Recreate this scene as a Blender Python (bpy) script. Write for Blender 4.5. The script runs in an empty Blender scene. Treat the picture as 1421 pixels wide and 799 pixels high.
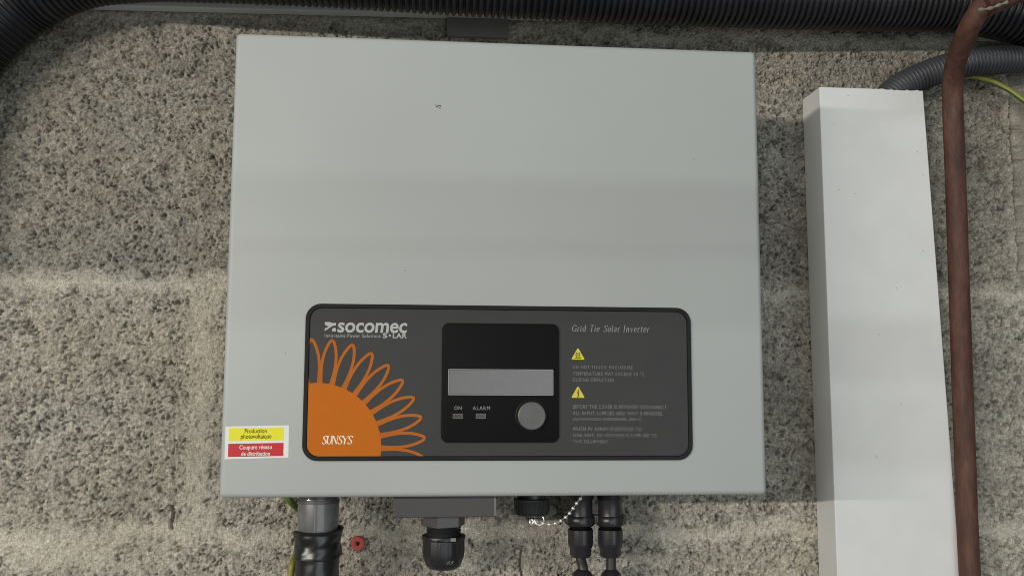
import bpy, bmesh, math, random
import numpy as np
from mathutils import Vector, Matrix

random.seed(7)
rng = np.random.default_rng(11)
scene = bpy.context.scene
col = scene.collection

# ------------------------------------------------------------------ camera
F = 1299.3                       # focal length in pixels of a 1421 px wide picture
DW = 0.742                       # camera to wall, metres
ZC = 1.5                         # camera height
CX, CY = 710.5, 399.5
Xc = Vector((15033.8, 200.3, F)).normalized()
Zc = Vector((46.7, -11934.7, F)).normalized()
Zc = (Zc - Xc * Zc.dot(Xc)).normalized()
Yc = Zc.cross(Xc).normalized()
cam_d = bpy.data.cameras.new('camera')
cam = bpy.data.objects.new('camera', cam_d)
col.objects.link(cam)
m = Matrix(((Xc[0], -Xc[1], -Xc[2], 0), (Yc[0], -Yc[1], -Yc[2], -DW), (Zc[0], -Zc[1], -Zc[2], ZC), (0, 0, 0, 1)))
cam.matrix_world = m
cam_d.sensor_width = 36
cam_d.lens = F / 1421 * 36
cam_d.clip_start = 0.01
cam_d.clip_end = 50
scene.camera = cam

# ------------------------------------------------------------------ light
world = bpy.data.worlds.new('World')
scene.world = world
world.use_nodes = True
bg = world.node_tree.nodes['Background']
bg.inputs[0].default_value = (0.90, 0.97, 1.0, 1)
bg.inputs[1].default_value = 0.10
scene.view_settings.view_transform = 'Standard'
scene.view_settings.look = 'None'
scene.view_settings.exposure = 0
scene.view_settings.gamma = 1
scene.cycles.filter_width = 1.0

def area_lamp(name, loc, target, sx, sy, power, colr, xdir=(1, 0, 0)):
    d = bpy.data.lights.new(name, 'AREA')
    d.shape = 'RECTANGLE'
    d.size = sx
    d.size_y = sy
    d.energy = power
    d.color = colr
    o = bpy.data.objects.new(name, d)
    col.objects.link(o)
    z = (Vector(loc) - Vector(target)).normalized()
    x = Vector(xdir)
    x = (x - z * x.dot(z)).normalized()
    y = z.cross(x)
    o.matrix_world = Matrix(((x[0], y[0], z[0], loc[0]), (x[1], y[1], z[1], loc[1]), (x[2], y[2], z[2], loc[2]), (0, 0, 0, 1)))
    return o

area_lamp('tube_light', (-3.5, -3.25, ZC + 0.42), (-3.5, 0, ZC + 0.1), 4.3, 0.045, 200, (1.0, 0.935, 0.85))
area_lamp('added_fill_light', (0.9, -2.6, ZC - 0.35), (0, 0, ZC), 1.8, 1.5, 17, (0.90, 0.97, 1.0))  # added broad fill light, low in front of the wall
area_lamp('added_band_light', (1.5, -2.5, ZC + 2.0), (1.5, -0.3, ZC + 0.2), 1.5, 0.06, 13, (0.92, 1.0, 0.98))  # added lamp, partly blocked by the overhead pipe to make a shade band
area_lamp('added_band_light', (-1.2, -2.5, ZC + 2.3), (-1.2, -0.3, ZC + 0.2), 1.5, 0.06, 13, (0.92, 1.0, 0.98))  # second added lamp, for the other shade band on the cover

# ------------------------------------------------------------------ helpers
def at(px, py, Y):
    """photo pixel -> world point on the plane y = Y"""
    v = Vector((px - CX, py - CY, F))
    w = Vector((v.dot(Xc), v.dot(Yc), v.dot(Zc)))
    t = (DW + Y) / w.y
    return Vector((w.x * t, Y, ZC + w.z * t))

def mat(name, base, rough=0.5, metal=0.0, var=0.06, scale=60, bump=0.0, bscale=400, spec=0.5, coat=0.0):
    M = bpy.data.materials.new(name)
    M.use_nodes = True
    nt = M.node_tree
    b = nt.nodes['Principled BSDF']
    tc = nt.nodes.new('ShaderNodeTexCoord')
    n = nt.nodes.new('ShaderNodeTexNoise')
    n.inputs['Scale'].default_value = scale
    n.inputs['Detail'].default_value = 6
    nt.links.new(tc.outputs['Object'], n.inputs['Vector'])
    r = nt.nodes.new('ShaderNodeValToRGB')
    r.color_ramp.elements[0].position = 0.3
    r.color_ramp.elements[1].position = 0.7
    r.color_ramp.elements[0].color = [c * (1 - var) for c in base] + [1]
    r.color_ramp.elements[1].color = [min(1, c * (1 + var)) for c in base] + [1]
    nt.links.new(n.outputs['Fac'], r.inputs['Fac'])
    nt.links.new(r.outputs['Color'], b.inputs['Base Color'])
    b.inputs['Roughness'].default_value = rough
    b.inputs['Metallic'].default_value = metal
    b.inputs['Specular IOR Level'].default_value = spec
    if coat:
        b.inputs['Coat Weight'].default_value = coat
    if bump:
        n2 = nt.nodes.new('ShaderNodeTexNoise')
        n2.inputs['Scale'].default_value = bscale
        n2.inputs['Detail'].default_value = 4
        nt.links.new(tc.outputs['Object'], n2.inputs['Vector'])
        bp = nt.nodes.new('ShaderNodeBump')
        bp.inputs['Strength'].default_value = 1
        bp.inputs['Distance'].default_value = bump
        nt.links.new(n2.outputs['Fac'], bp.inputs['Height'])
        nt.links.new(bp.outputs['Normal'], b.inputs['Normal'])
    return M

def add_specks(M, scale, thresh, dark):
    nt = M.node_tree
    b = nt.nodes['Principled BSDF']
    src = b.inputs['Base Color'].links[0].from_socket
    tc = nt.nodes.new('ShaderNodeTexCoord')
    v = nt.nodes.new('ShaderNodeTexVoronoi'); v.inputs['Scale'].default_value = scale
    nt.links.new(tc.outputs['Object'], v.inputs['Vector'])
    lt = nt.nodes.new('ShaderNodeMath'); lt.operation = 'LESS_THAN'; lt.inputs[1].default_value = thresh
    nt.links.new(v.outputs['Distance'], lt.inputs[0])
    n = nt.nodes.new('ShaderNodeTexNoise'); n.inputs['Scale'].default_value = scale * .37
    nt.links.new(tc.outputs['Object'], n.inputs['Vector'])
    gt = nt.nodes.new('ShaderNodeMath'); gt.operation = 'GREATER_THAN'; gt.inputs[1].default_value = .56
    nt.links.new(n.outputs['Fac'], gt.inputs[0])
    mu = nt.nodes.new('ShaderNodeMath'); mu.operation = 'MULTIPLY'
    nt.links.new(lt.outputs[0], mu.inputs[0]); nt.links.new(gt.outputs[0], mu.inputs[1])
    mx = nt.nodes.new('ShaderNodeMix'); mx.data_type = 'RGBA'
    nt.links.new(mu.outputs[0], mx.inputs[0]); nt.links.new(src, mx.inputs[6])
    mx.inputs[7].default_value = (*dark, 1)
    nt.links.new(mx.outputs[2], b.inputs['Base Color'])

def link(name, me, m=None, parent=None, smooth=False, label=None):
    o = bpy.data.objects.new(name, me)
    col.objects.link(o)
    if m:
        me.materials.append(m)
    if smooth:
        me.polygons.foreach_set('use_smooth', [True] * len(me.polygons))
    if parent is not None:
        o.parent = parent
        o.matrix_parent_inverse = parent.matrix_world.inverted()
    if label:
        o['label'] = label
    return o

def thing(name, loc, label, cat, group=None):
    o = bpy.data.objects.new(name, None)
    col.objects.link(o)
    o.empty_display_size = 0.02
    o.location = loc
    o.matrix_world = Matrix.Translation(loc)
    o['label'] = label
    o['category'] = cat
    if group:
        o['group'] = group
    return o

def bm_obj(name, bm, m, parent=None, smooth=False, label=None):
    bmesh.ops.recalc_face_normals(bm, faces=bm.faces)
    me = bpy.data.meshes.new(name)
    bm.to_mesh(me)
    bm.free()
    o = link(name, me, m, parent, smooth, label)
    if smooth:
        try:
            me.set_sharp_from_angle(angle=math.radians(40))
        except Exception:
            pass
    return o

def box_bm(x0, x1, y0, y1, z0, z1, bev=0.0, seg=3, bm=None):
    b = bm or bmesh.new()
    vs = [b.verts.new((x, y, z)) for x in (x0, x1) for y in (y0, y1) for z in (z0, z1)]
    fs = [(0, 1, 3, 2), (4, 6, 7, 5), (0, 4, 5, 1), (2, 3, 7, 6), (0, 2, 6, 4), (1, 5, 7, 3)]
    faces = [b.faces.new([vs[i] for i in f]) for f in fs]
    if bev:
        es = list({e for f in faces for e in f.edges})
        bmesh.ops.bevel(b, geom=es, offset=bev, segments=seg, profile=0.5, affect='EDGES')
    return b

def rrect(x0, x1, z0, z1, r, n=8):
    pts = []
    for cx, cz, a0 in ((x1 - r, z1 - r, 0), (x0 + r, z1 - r, 90), (x0 + r, z0 + r, 180), (x1 - r, z0 + r, 270)):
        for i in range(n + 1):
            a = math.radians(a0 + 90 * i / n)
            pts.append((cx + r * math.cos(a), cz + r * math.sin(a)))
    return pts

def plate_bm(pts, yb, yf, bev=0.0, bm=None, seg=2):
    """outline in x,z extruded from yb to yf (yf nearer the camera)"""
    b = bm or bmesh.new()
    fr = [b.verts.new((x, yf, z)) for x, z in pts]
    bk = [b.verts.new((x, yb, z)) for x, z in pts]
    f = b.faces.new(fr)
    b.faces.new(bk[::-1])
    n = len(pts)
    for i in range(n):
        b.faces.new((fr[i], bk[i], bk[(i + 1) % n], fr[(i + 1) % n]))
    if bev:
        bmesh.ops.bevel(b, geom=list(f.edges), offset=bev, segments=seg, profile=0.5, affect='EDGES')
    return b

def ring_bm(outer, inner, yb, yf, bev=0.0003):
    b = bmesh.new()
    n = len(outer)
    oc = (sum(p[0] for p in outer) / n, sum(p[1] for p in outer) / n)
    def lvl(pts, y):
        return [b.verts.new((x, y, z)) for x, z in pts]
    def mixp(a, c, t):
        return [(p[0] * (1 - t) + q[0] * t, p[1] * (1 - t) + q[1] * t) for p, q in zip(a, c)]
    L = [lvl(outer, yb), lvl(outer, yf + bev), lvl(mixp(outer, inner, .14), yf), lvl(mixp(outer, inner, .86), yf), lvl(inner, yf + bev), lvl(inner, yb)]
    for a, c in zip(L, L[1:]):
        for i in range(n):
            j = (i + 1) % n
            b.faces.new((a[i], a[j], c[j], c[i]))
    return b

def lathe_bm(c, prof, seg=40, rib=0, ribamp=0.0, ribz=None, axis='z', bm=None, oval=1.0):
    """prof: list of (r, h) measured along the axis from c"""
    b = bm or bmesh.new()
    rings = []
    for r, h in prof:
        ring = []
        for i in range(seg):
            a = 2 * math.pi * i / seg
            rr = r
            if rib and ribz and ribz[0] <= h <= ribz[1]:
                rr = r + ribamp * (1 if (i * rib * 2 // seg) % 2 else -1) * 0.5
            u, v = rr * math.cos(a), rr * math.sin(a) * oval
            ring.append(b.verts.new((c[0] + u, c[1] + v, c[2] + h) if axis == 'z' else (c[0] + u, c[1] + h, c[2] + v)))
        rings.append(ring)
    for p, q in zip(rings, rings[1:]):
        for i in range(seg):
            j = (i + 1) % seg
            b.faces.new((p[i], p[j], q[j], q[i]))
    if prof[0][0] > 1e-5:
        b.faces.new(rings[0])
    if prof[-1][0] > 1e-5:
        b.faces.new(rings[-1][::-1])
    return b

def catmull(pts, step):
    P = [Vector(p) for p in pts]
    P = [P[0] * 2 - P[1]] + P + [P[-1] * 2 - P[-2]]
    out = []
    for i in range(1, len(P) - 2):
        for k in range(60):
            t = k / 60
            a, b, c, d = P[i - 1:i + 3]
            out.append(0.5 * ((2 * b) + (c - a) * t + (2 * a - 5 * b + 4 * c - d) * t * t + (3 * b - a - 3 * c + d) * t ** 3))
    out.append(P[-2])
    res, acc = [out[0]], 0
    for p, q in zip(out, out[1:]):
        L = (q - p).length
        pos = 0
        while acc + (L - pos) >= step:
            pos += step - acc
            acc = 0
            res.append(p.lerp(q, pos / L))
        acc += L - pos
    return res

def sweep_bm(path, rad, seg=28, bm=None, cap=True):
    """rad: function(index, arclength) -> radius"""
    b = bm or bmesh.new()
    t0 = (path[1] - path[0]).normalized()
    n = t0.orthogonal().normalized()
    prev, rings, s = t0, [], 0
    for i, p in enumerate(path):
        t = (path[min(i + 1, len(path) - 1)] - path[max(i - 1, 0)]).normalized()
        n = (prev.rotation_difference(t) @ n).normalized()
        prev = t
        u = t.cross(n)
        if i:
            s += (p - path[i - 1]).length
        r = rad(i, s)
        rings.append([b.verts.new(p + (n * math.cos(2 * math.pi * k / seg) + u * math.sin(2 * math.pi * k / seg)) * r) for k in range(seg)])
    for p, q in zip(rings, rings[1:]):
        for i in range(seg):
            j = (i + 1) % seg
            b.faces.new((p[i], p[j], q[j], q[i]))
    if cap:
        b.faces.new(rings[0])
        b.faces.new(rings[-1][::-1])
    return b

# ------------------------------------------------------------------ wall of rough concrete blocks
def wall_material():
    M = bpy.data.materials.new('rough_concrete')
    M.use_nodes = True
    nt = M.node_tree
    b = nt.nodes['Principled BSDF']
    b.inputs['Roughness'].default_value = 0.95
    b.inputs['Specular IOR Level'].default_value = 0.15
    g = nt.nodes.new('ShaderNodeAttribute'); g.attribute_name = 'grain'
    tc = nt.nodes.new('ShaderNodeTexCoord')
    ns = nt.nodes.new('ShaderNodeTexNoise'); ns.inputs['Scale'].default_value = 9; ns.inputs['Detail'].default_value = 5
    nt.links.new(tc.outputs['Object'], ns.inputs['Vector'])
    r1 = nt.nodes.new('ShaderNodeValToRGB')
    e = r1.color_ramp.elements
    e[0].position = 0.36; e[0].color = (0.352, 0.320, 0.262, 1)
    e[1].position = 0.64; e[1].color = (0.350, 0.333, 0.285, 1)
    nt.links.new(ns.outputs['Fac'], r1.inputs['Fac'])
    nf = nt.nodes.new('ShaderNodeTexNoise'); nf.inputs['Scale'].default_value = 900; nf.inputs['Detail'].default_value = 3
    nt.links.new(tc.outputs['Object'], nf.inputs['Vector'])
    ad = nt.nodes.new('ShaderNodeMath'); ad.operation = 'MULTIPLY_ADD'
    ad.inputs[1].default_value = 1.7; ad.inputs[2].default_value = 0.17
    nt.links.new(nf.outputs['Fac'], ad.inputs[0])
    mu = nt.nodes.new('ShaderNodeMath'); mu.operation = 'MULTIPLY'
    nt.links.new(ad.outputs[0], mu.inputs[0]); nt.links.new(g.outputs['Fac'], mu.inputs[1])
    vm = nt.nodes.new('ShaderNodeVectorMath'); vm.operation = 'SCALE'
    nt.links.new(r1.outputs['Color'], vm.inputs[0]); nt.links.new(mu.outputs[0], vm.inputs['Scale'])
    nt.links.new(vm.outputs[0], b.inputs['Base Color'])
    bp = nt.nodes.new('ShaderNodeBump'); bp.inputs['Distance'].default_value = 0.0022; bp.inputs['Strength'].default_value = 1
    nb = nt.nodes.new('ShaderNodeTexNoise'); nb.inputs['Scale'].default_value = 800; nb.inputs['Detail'].default_value = 5; nb.inputs['Roughness'].default_value = 0.65
    nt.links.new(tc.outputs['Object'], nb.inputs['Vector'])
    nt.links.new(nb.outputs['Fac'], bp.inputs['Height'])
    nt.links.new(bp.outputs['Normal'], b.inputs['Normal'])
    return M

def vnoise(shape, cell):
    """smooth value noise, cell = (cz, cx) in grid steps"""
    nz, nx = int(shape[0] / cell) + 4, int(shape[1] / cell) + 4
    g = rng.random((nz, nx))
    zi = np.arange(shape[0]) / cell; xi = np.arange(shape[1]) / cell
    z0 = zi.astype(int); x0 = xi.astype(int)
    fz = zi - z0; fx = xi - x0
    fz = fz * fz * (3 - 2 * fz); fx = fx * fx * (3 - 2 * fx)
    a = g[z0][:, x0]; b = g[z0][:, x0 + 1]; c = g[z0 + 1][:, x0]; d = g[z0 + 1][:, x0 + 1]
    fx = fx[None, :]; fz = fz[:, None]
    return (a * (1 - fx) + b * fx) * (1 - fz) + (c * (1 - fx) + d * fx) * fz

def vnoise_r(shape, cell, ang, seed):
    r_ = np.random.default_rng(seed)
    j, i = np.mgrid[0:shape[0], 0:shape[1]].astype(np.float32)
    u = (i * math.cos(ang) - j * math.sin(ang)) / cell + 500; v = (i * math.sin(ang) + j * math.cos(ang)) / cell + 2500
    u0 = u.astype(int); v0 = v.astype(int)
    fu = u - u0; fv = v - v0
    fu = fu * fu * (3 - 2 * fu); fv = fv * fv * (3 - 2 * fv)
    g = r_.random((1024, 1024)).astype(np.float32)
    def G(a, b): return g[a & 1023, b & 1023]
    return (G(v0, u0) * (1 - fu) + G(v0, u0 + 1) * fu) * (1 - fv) + (G(v0 + 1, u0) * (1 - fu) + G(v0 + 1, u0 + 1) * fu) * fv

def build_wall():
    p = 0.00066
    fx = np.arange(-0.370, 0.495, p)
    fz = np.arange(ZC - 0.165, ZC + 0.325, p)
    xs = np.concatenate([np.linspace(-0.80, -0.378, 60), fx, np.linspace(0.503, 0.90, 60)])
    zs = np.concatenate([np.linspace(ZC - 0.60, ZC - 0.173, 60), fz, np.linspace(ZC + 0.353, ZC + 0.70, 50)])
    NX, NZ = len(xs), len(zs)
    ox, oz = 60, 60
    shape = (NZ, NX)
    X = xs[None, :]; Z = zs[:, None]
    # courses: heights of the bed joints, and which stretches are mortar
    beds = [at(250, 745, 0).z, at(250, 392, 0).z]
    beds = [beds[0] - 0.2015, beds[0], beds[1], beds[1] + 0.2150]
    half = 0.0065
    wob = (vnoise(shape, 70) - .5) * 0.010 + (vnoise(shape, 18) - .5) * 0.008 + (vnoise(shape, 6) - .5) * 0.005
    mort = np.zeros(shape)
    for bz in beds:
        mort = np.maximum(mort, np.clip(1.25 - np.abs(Z - bz + wob) / 0.0078, 0, 1))
    heads = {0: [at(722, 780, 0).x], 1: [at(262, 560, 0).x], 2: [at(1404, 250, 0).x]}
    x245 = at(250, 560, 0).x
    for r, hx in heads.items():
        zlo = -9 if r == 0 else beds[r]; zhi = beds[r + 1]
        inside = ((Z > zlo) & (Z < zhi)).astype(float)
        for h in hx:
            w = 0.016 if r == 1 else 0.006
            mort = np.maximum(mort, inside * np.clip(1.2 - np.abs(X - h - 0.01 * (r == 1) + wob) / w, 0, 1) * (1 if r == 1 else .7))
    # smear of laitance near the lower left bed joint
    sm = np.exp(-(((X - at(110, 760, 0).x) / 0.075) ** 2 + ((Z - at(110, 762, 0).z) / 0.020) ** 2))
    mort = np.clip(mort + sm * 1.1 * (vnoise(shape, 25) > .35), 0, 1)
    # aggregate grains
    H = np.zeros(shape); T = np.ones(shape)
    nzf, nxf = len(fz), len(fx)
    Hg = np.full((nzf, nxf), 0.0); Tg = np.ones((nzf, nxf))
    n = 95000
    gx = rng.random(n) * nxf; gz = rng.random(n) * nzf
    rr = (0.7 + 1.7 * rng.random(n) ** 2.6) * 1e-3 / p
    asp = 0.7 + 0.6 * rng.random(n); ang = rng.random(n) * math.pi
    tone = np.where(rng.random(n) < 0.06, 0.45 + 0.35 * rng.random(n), 0.84 + 0.36 * rng.random(n))
    ca, sa = np.cos(ang), np.sin(ang)
    hmul = 0.25 + 0.6 * rng.random(n)
    for i in range(n):
        R = rr[i] * 1.3
        z0 = max(0, int(gz[i] - R)); z1 = min(nzf, int(gz[i] + R) + 2)
        x0 = max(0, int(gx[i] - R)); x1 = min(nxf, int(gx[i] + R) + 2)
        dx = np.arange(x0, x1)[None, :] - gx[i]; dz = np.arange(z0, z1)[:, None] - gz[i]
        u = (dx * ca[i] + dz * sa[i]) / asp[i]; v = (-dx * sa[i] + dz * ca[i]) * asp[i]
        q = 1 - (u * u + v * v) / (rr[i] ** 2)
        h = np.sqrt(np.clip(q, 0, 1)) * rr[i] * p * hmul[i]
        sub = Hg[z0:z1, x0:x1]
        mk = h > sub
        sub[mk] = h[mk]
        Tg[z0:z1, x0:x1][mk] = tone[i]
    # pits between the grains, irregular and often joined
    n = 2600
    cl = vnoise((nzf, nxf), 30) * .6 + vnoise((nzf, nxf), 90) * .4
    for i in range(n):
        gx_, gz_ = rng.random() * nxf, rng.random() * nzf
        if cl[int(gz_), int(gx_)] < 0.26 + 0.34 * rng.random():
            continue
        r0 = (0.60 + 0.95 * rng.random() ** 2.4) * 1e-3 / p
        dep = (1.8 + 3.4 * rng.random()) * 1e-3
        for k in range(rng.integers(1, 5)):
            R = r0 * 1.5
            z0 = max(0, int(gz_ - R)); z1 = min(nzf, int(gz_ + R) + 2)
            x0 = max(0, int(gx_ - R)); x1 = min(nxf, int(gx_ + R) + 2)
            if z1 > z0 and x1 > x0:
                dx = np.arange(x0, x1)[None, :] - gx_; dz = np.arange(z0, z1)[:, None] - gz_
                q = np.clip(1 - (dx * dx + dz * dz) / (r0 ** 2), 0, 1)
                sub = Hg[z0:z1, x0:x1]
                np.minimum(sub, np.where(q > 0, 0.0009 - dep * np.sqrt(q), 9), out=sub)
            gx_ += (rng.random() - .5) * r0 * 2.6; gz_ += (rng.random() - .5) * r0 * 2.6
            r0 *= 0.85
    s2 = (nzf, nxf)
    big = vnoise_r(s2, 34, .4, 5)
    N = .40 * vnoise_r(s2, 1.9, .5, 1) + .30 * vnoise_r(s2, 3.3, 1.1, 2) + .22 * vnoise_r(s2, 6.5, .2, 3) + .10 * vnoise_r(s2, 14, .8, 4) + .10 * big
    N = (N - N.mean()) / N.std()
    crumb = vnoise_r(s2, 1.7, .9, 8) * .6 + vnoise_r(s2, 3.1, .1, 9) * .4
    Hg = Hg * .65 + .00045 * np.clip(N, -1.2, 1.6) + .0013 * (crumb - .5)
    thr = -1.12 - .72 * (1 - big) 
    w1 = vnoise_r(s2, 5.5, .35, 21); w2 = vnoise_r(s2, 10, 1.2, 22); w3 = vnoise_r(s2, 8, .9, 23)
    worm = np.clip((.055 - np.abs(w1 - .5)) / .03, 0, 1) * np.clip((.36 - w2) / .06, 0, 1)
    Hg -= .0034 * worm
    Hg -= .0030 * np.clip((thr - N) / .42, 0, 1)
    Tg *= 1 + .62 * (vnoise_r(s2, 2.6, .7, 12) - .5) + .16 * np.clip(N, -1.5, 1.5) * .5
    sl = (slice(oz, oz + nzf), slice(ox, ox + nxf))
    mf = mort[sl]
    H[sl] = Hg * (1 - 0.62 * mf) + mf * 0.0008
    T[sl] = Tg * (1 - 0.55 * mf) + 0.55 * mf
    H += (vnoise(shape, 160) - .5) * 0.0022 + (vnoise(shape, 45) - .5) * 0.0012
    T *= 0.93 + 0.14 * vnoise(shape, 22)
    T *= 1 + mort * 0.30
    # head joints that have opened into a thin crack
    for hx, zlo, zhi, w in ((at(723, 790, 0).x, -9, at(722, 757, 0).z, 0.0009), (at(1408, 250, 0).x, at(1408, 378, 0).z, beds[3], 0.0014), (x245 - 0.0025, at(245, 735, 0).z, at(245, 700, 0).z, 0.0010)):
        cw = (vnoise(shape, 12) - .5) * 0.0030
        c = (np.abs(X - hx + cw) < w) & (Z > zlo) & (Z < zhi)
        H[c] = -0.004
        T[c] *= 0.7
    # open pieces of the bed joint
    bc = (np.abs(Z - at(290, 757, 0).z + (vnoise(shape, 10) - .5) * 0.002) < 0.0007) & (X > at(246, 757, 0).x) & (X < at(330, 757, 0).x)
    H[bc] = -0.003
    rowtone = np.where(Z > beds[2], 0.90, np.where(Z > beds[1], 1.22, 1.28)) + 0 * X
    T = T * (rowtone * (1 - mort) + mort * np.maximum(rowtone, 1.1))
    stain = vnoise(shape, 120); T = T * (0.90 + 0.2 * stain)
    M = wall_material()
    w = bpy.data.objects.new('wall', None)
    col.objects.link(w)
    w.location = (0, 0, ZC - 0.6)
    w.matrix_world = Matrix.Translation((0, 0, ZC - 0.6))
    w['kind'] = 'structure'
    w['label'] = 'rough unpainted concrete block wall with pale smeared mortar joints'
    def piece(name, i0, i1, j0, j1):
        if i1 - i0 < 2 or j1 - j0 < 2:
            return
        xx, zz = np.meshgrid(xs[i0:i1], zs[j0:j1])
        hh = H[j0:j1, i0:i1]
        co = np.stack([xx, -hh, zz], -1).reshape(-1, 3).astype(np.float32)
        nx, nz = i1 - i0, j1 - j0
        idx = np.arange(nx * nz).reshape(nz, nx)
        f = np.stack([idx[:-1, :-1], idx[:-1, 1:], idx[1:, 1:], idx[1:, :-1]], -1).reshape(-1, 4)
        me = bpy.data.meshes.new(name)
        me.vertices.add(len(co)); me.vertices.foreach_set('co', co.ravel())
        me.loops.add(f.size); me.loops.foreach_set('vertex_index', f.ravel().astype(np.int32))
        me.polygons.add(len(f))
        me.polygons.foreach_set('loop_start', np.arange(0, f.size, 4, dtype=np.int32))
        me.update(calc_edges=True)
        a = me.attributes.new('grain', 'FLOAT', 'POINT')
        a.data.foreach_set('value', T[j0:j1, i0:i1].ravel().astype(np.float32))
        me.polygons.foreach_set('use_smooth', np.ones(len(f), bool))
        link(name, me, M, w)
    def ix(v): return int(np.clip(np.searchsorted(xs, v), 0, NX - 1))
    def iz(v): return int(np.clip(np.searchsorted(zs, v), 0, NZ - 1))
    L = 0.5005
    base = {0: at(722, 780, 0).x, 1: x245, 2: at(1408, 250, 0).x, 3: at(1408, 250, 0).x - 0.25, -1: x245}
    edges = [-9] + beds + [9]
    for r in range(-1, 4):
        zlo, zhi = edges[r + 1], edges[r + 2]
        j0 = 0 if zlo < -8 else iz(zlo + half)
        j1 = NZ if zhi > 8 else iz(zhi - half) + 1
        k = base[r]
        while k > -0.8: k -= L
        cuts = []
        while k < 0.9:
            if k > -0.8: cuts.append(k)
            k += L
        last = 0
        for c in cuts:
            a, b2 = ix(c - 0.004), ix(c + 0.004)
            piece('block', last, a + 1, j0, j1)
            piece('mortar', a, b2 + 1, j0, j1)
            last = b2
        piece('block', last, NX, j0, j1)
    for bz in beds:
        piece('mortar', 0, NX, iz(bz - half), iz(bz + half) + 1)
    bm_obj('core', box_bm(-0.8, 0.9, 0.006, 0.19, ZC - 0.6, ZC + 0.7), mat('core_concrete', (0.3, 0.28, 0.25), 0.9), w)
    # little lumps of mortar stuck to the blocks
    mm = mat('dry_mortar', (0.43, 0.40, 0.34), 0.9, bump=0.0004, bscale=900)
    for px, py, r in ((767, 708, 0.0042), (683, 722, 0.0050), (774, 725, 0.0022)):
        b = bmesh.new()
        bmesh.ops.create_icosphere(b, subdivisions=3, radius=r)
        c = at(px, py, -0.0015)
        for v in b.verts:
            k = 1 + 0.28 * math.sin(v.co.x * 900 + px) * math.cos(v.co.z * 1100)
            v.co = Vector((v.co.x * 0.8 * k, v.co.y * 0.6, v.co.z * k * (1.0 - 0.1 * (v.co.x > 0)))) + c
        bm_obj('mortar_lump', b, mm, w, True)

build_wall()

# ------------------------------------------------------------------ inverter
D = 0.14
FY = -D
M_case = mat('grey_powder_coat', (0.376, 0.394, 0.384), 0.5, var=0.03, scale=9, bump=0.00006, bscale=1600)
M_black = mat('black_rim', (0.006, 0.006, 0.006), 0.5, spec=.25)
M_panel = mat('anthracite_foil', (0.035, 0.0345, 0.0345), 0.55, var=0.05, bump=0.00003, bscale=2500, spec=.35)
M_disp = mat('black_foil', (0.0045, 0.0040, 0.0045), 0.65, var=0.03, spec=.14)
M_screen = mat('lcd_glass', (0.150, 0.148, 0.150), 0.25, var=0.05, scale=120)
M_orange = mat('orange_print', (0.49, 0.128, 0.004), 0.6, var=0.03, spec=.2)
M_petal = mat('petal_print', (0.42, 0.115, 0.012), 0.6, var=0.04, spec=.2)
M_white = mat('white_print', (0.42, 0.42, 0.41), 0.6, var=0.02)
M_wdim = mat('fine_grey_print', (0.185, 0.185, 0.178), 0.6, var=0.05)
M_mid = mat('title_print', (0.27, 0.27, 0.255), 0.6, var=0.05)
M_cream = mat('cream_print', (0.80, 0.72, 0.58), 0.6, var=0.02)
M_yel = mat('yellow_print', (0.60, 0.53, 0.035), 0.55, var=0.03)
M_symb = mat('black_print', (0.02, 0.02, 0.015), 0.6, var=0.02)
M_btn = mat('grey_button', (0.095, 0.095, 0.093), 0.38, var=0.06)
M_paper = mat('label_paper', (0.72, 0.72, 0.70), 0.5, var=0.02)
M_paperY = mat('label_yellow', (0.74, 0.70, 0.012), 0.5, var=0.03)
M_paperR = mat('label_red', (0.52, 0.006, 0.014), 0.5, var=0.03)
M_plastic = mat('black_plastic', (0.018, 0.018, 0.019), 0.38, var=0.15, bump=0.00006, bscale=900)
M_mc = mat('connector_plastic', (0.022, 0.021, 0.023), 0.33, var=0.15)
M_dkgrey = mat('dark_grey_metal', (0.062, 0.058, 0.058), 0.5, var=0.05)
M_nut = mat('grey_nut', (0.075, 0.070, 0.070), 0.4, var=0.1)
M_steel = mat('bright_steel', (0.80, 0.80, 0.76), 0.34, metal=0.6, var=0.05)

add_specks(M_case, 75, .035, (.22, .22, .20))
tl, tr, br, bl = at(327, 45, FY), at(1049.5, 71, FY), at(1065, 686.5, FY), at(303, 691, FY)
X0, X1 = (tl.x + bl.x) / 2, (tr.x + br.x) / 2
Z0, Z1 = (bl.z + br.z) / 2, (tl.z + tr.z) / 2
print('INV', X0, X1, Z0 - ZC, Z1 - ZC, [tuple(round(c, 4) for c in p) for p in (tl, tr, br, bl)])
inv = thing('solar_inverter', ((X0 + X1) / 2, 0, Z0), 'light grey wall box with a black-rimmed control panel, sunflower print and round button', 'inverter')
cover = bm_obj('cover', box_bm(X0, X1, FY, -0.030, Z0, Z1, 0.0034, 5), M_case, inv, True)
bm_obj('back_plate', box_bm(X0 + 0.003, X1 - 0.003, -0.0305, -0.004, Z0 + 0.003, Z1 - 0.003, 0.001, 2), M_case, inv)
# paint chip
b = bmesh.new()
for k, (dx, dz, r) in enumerate(((0.0, 0.0, 0.0010), (-0.0013, -0.0008, 0.0007), (0.0012, -0.0002, 0.0005), (-0.0022, 0.0003, 0.0004), (0.0007, -0.0016, 0.0005))):
    c = at(609, 147, FY)
    pts = [(c.x + dx + r * (1 + .4 * math.sin(3 * a + k)) * math.cos(a), c.z + dz + r * (.8 + .3 * math.cos(2 * a + k)) * math.sin(a)) for a in [i * math.pi / 6 for i in range(12)]]
    plate_bm(pts, FY + 0.0002, FY - 0.00006 - k * 0.00001, bm=b)
bm_obj('paint_chip', b, mat('bare_metal', (0.10, 0.105, 0.10), 0.7), inv, label='small dark chip in the paint')

def P(px, py, Y=None):
    q = at(px, py, FY if Y is None else Y)
    return q.x, q.z

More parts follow.
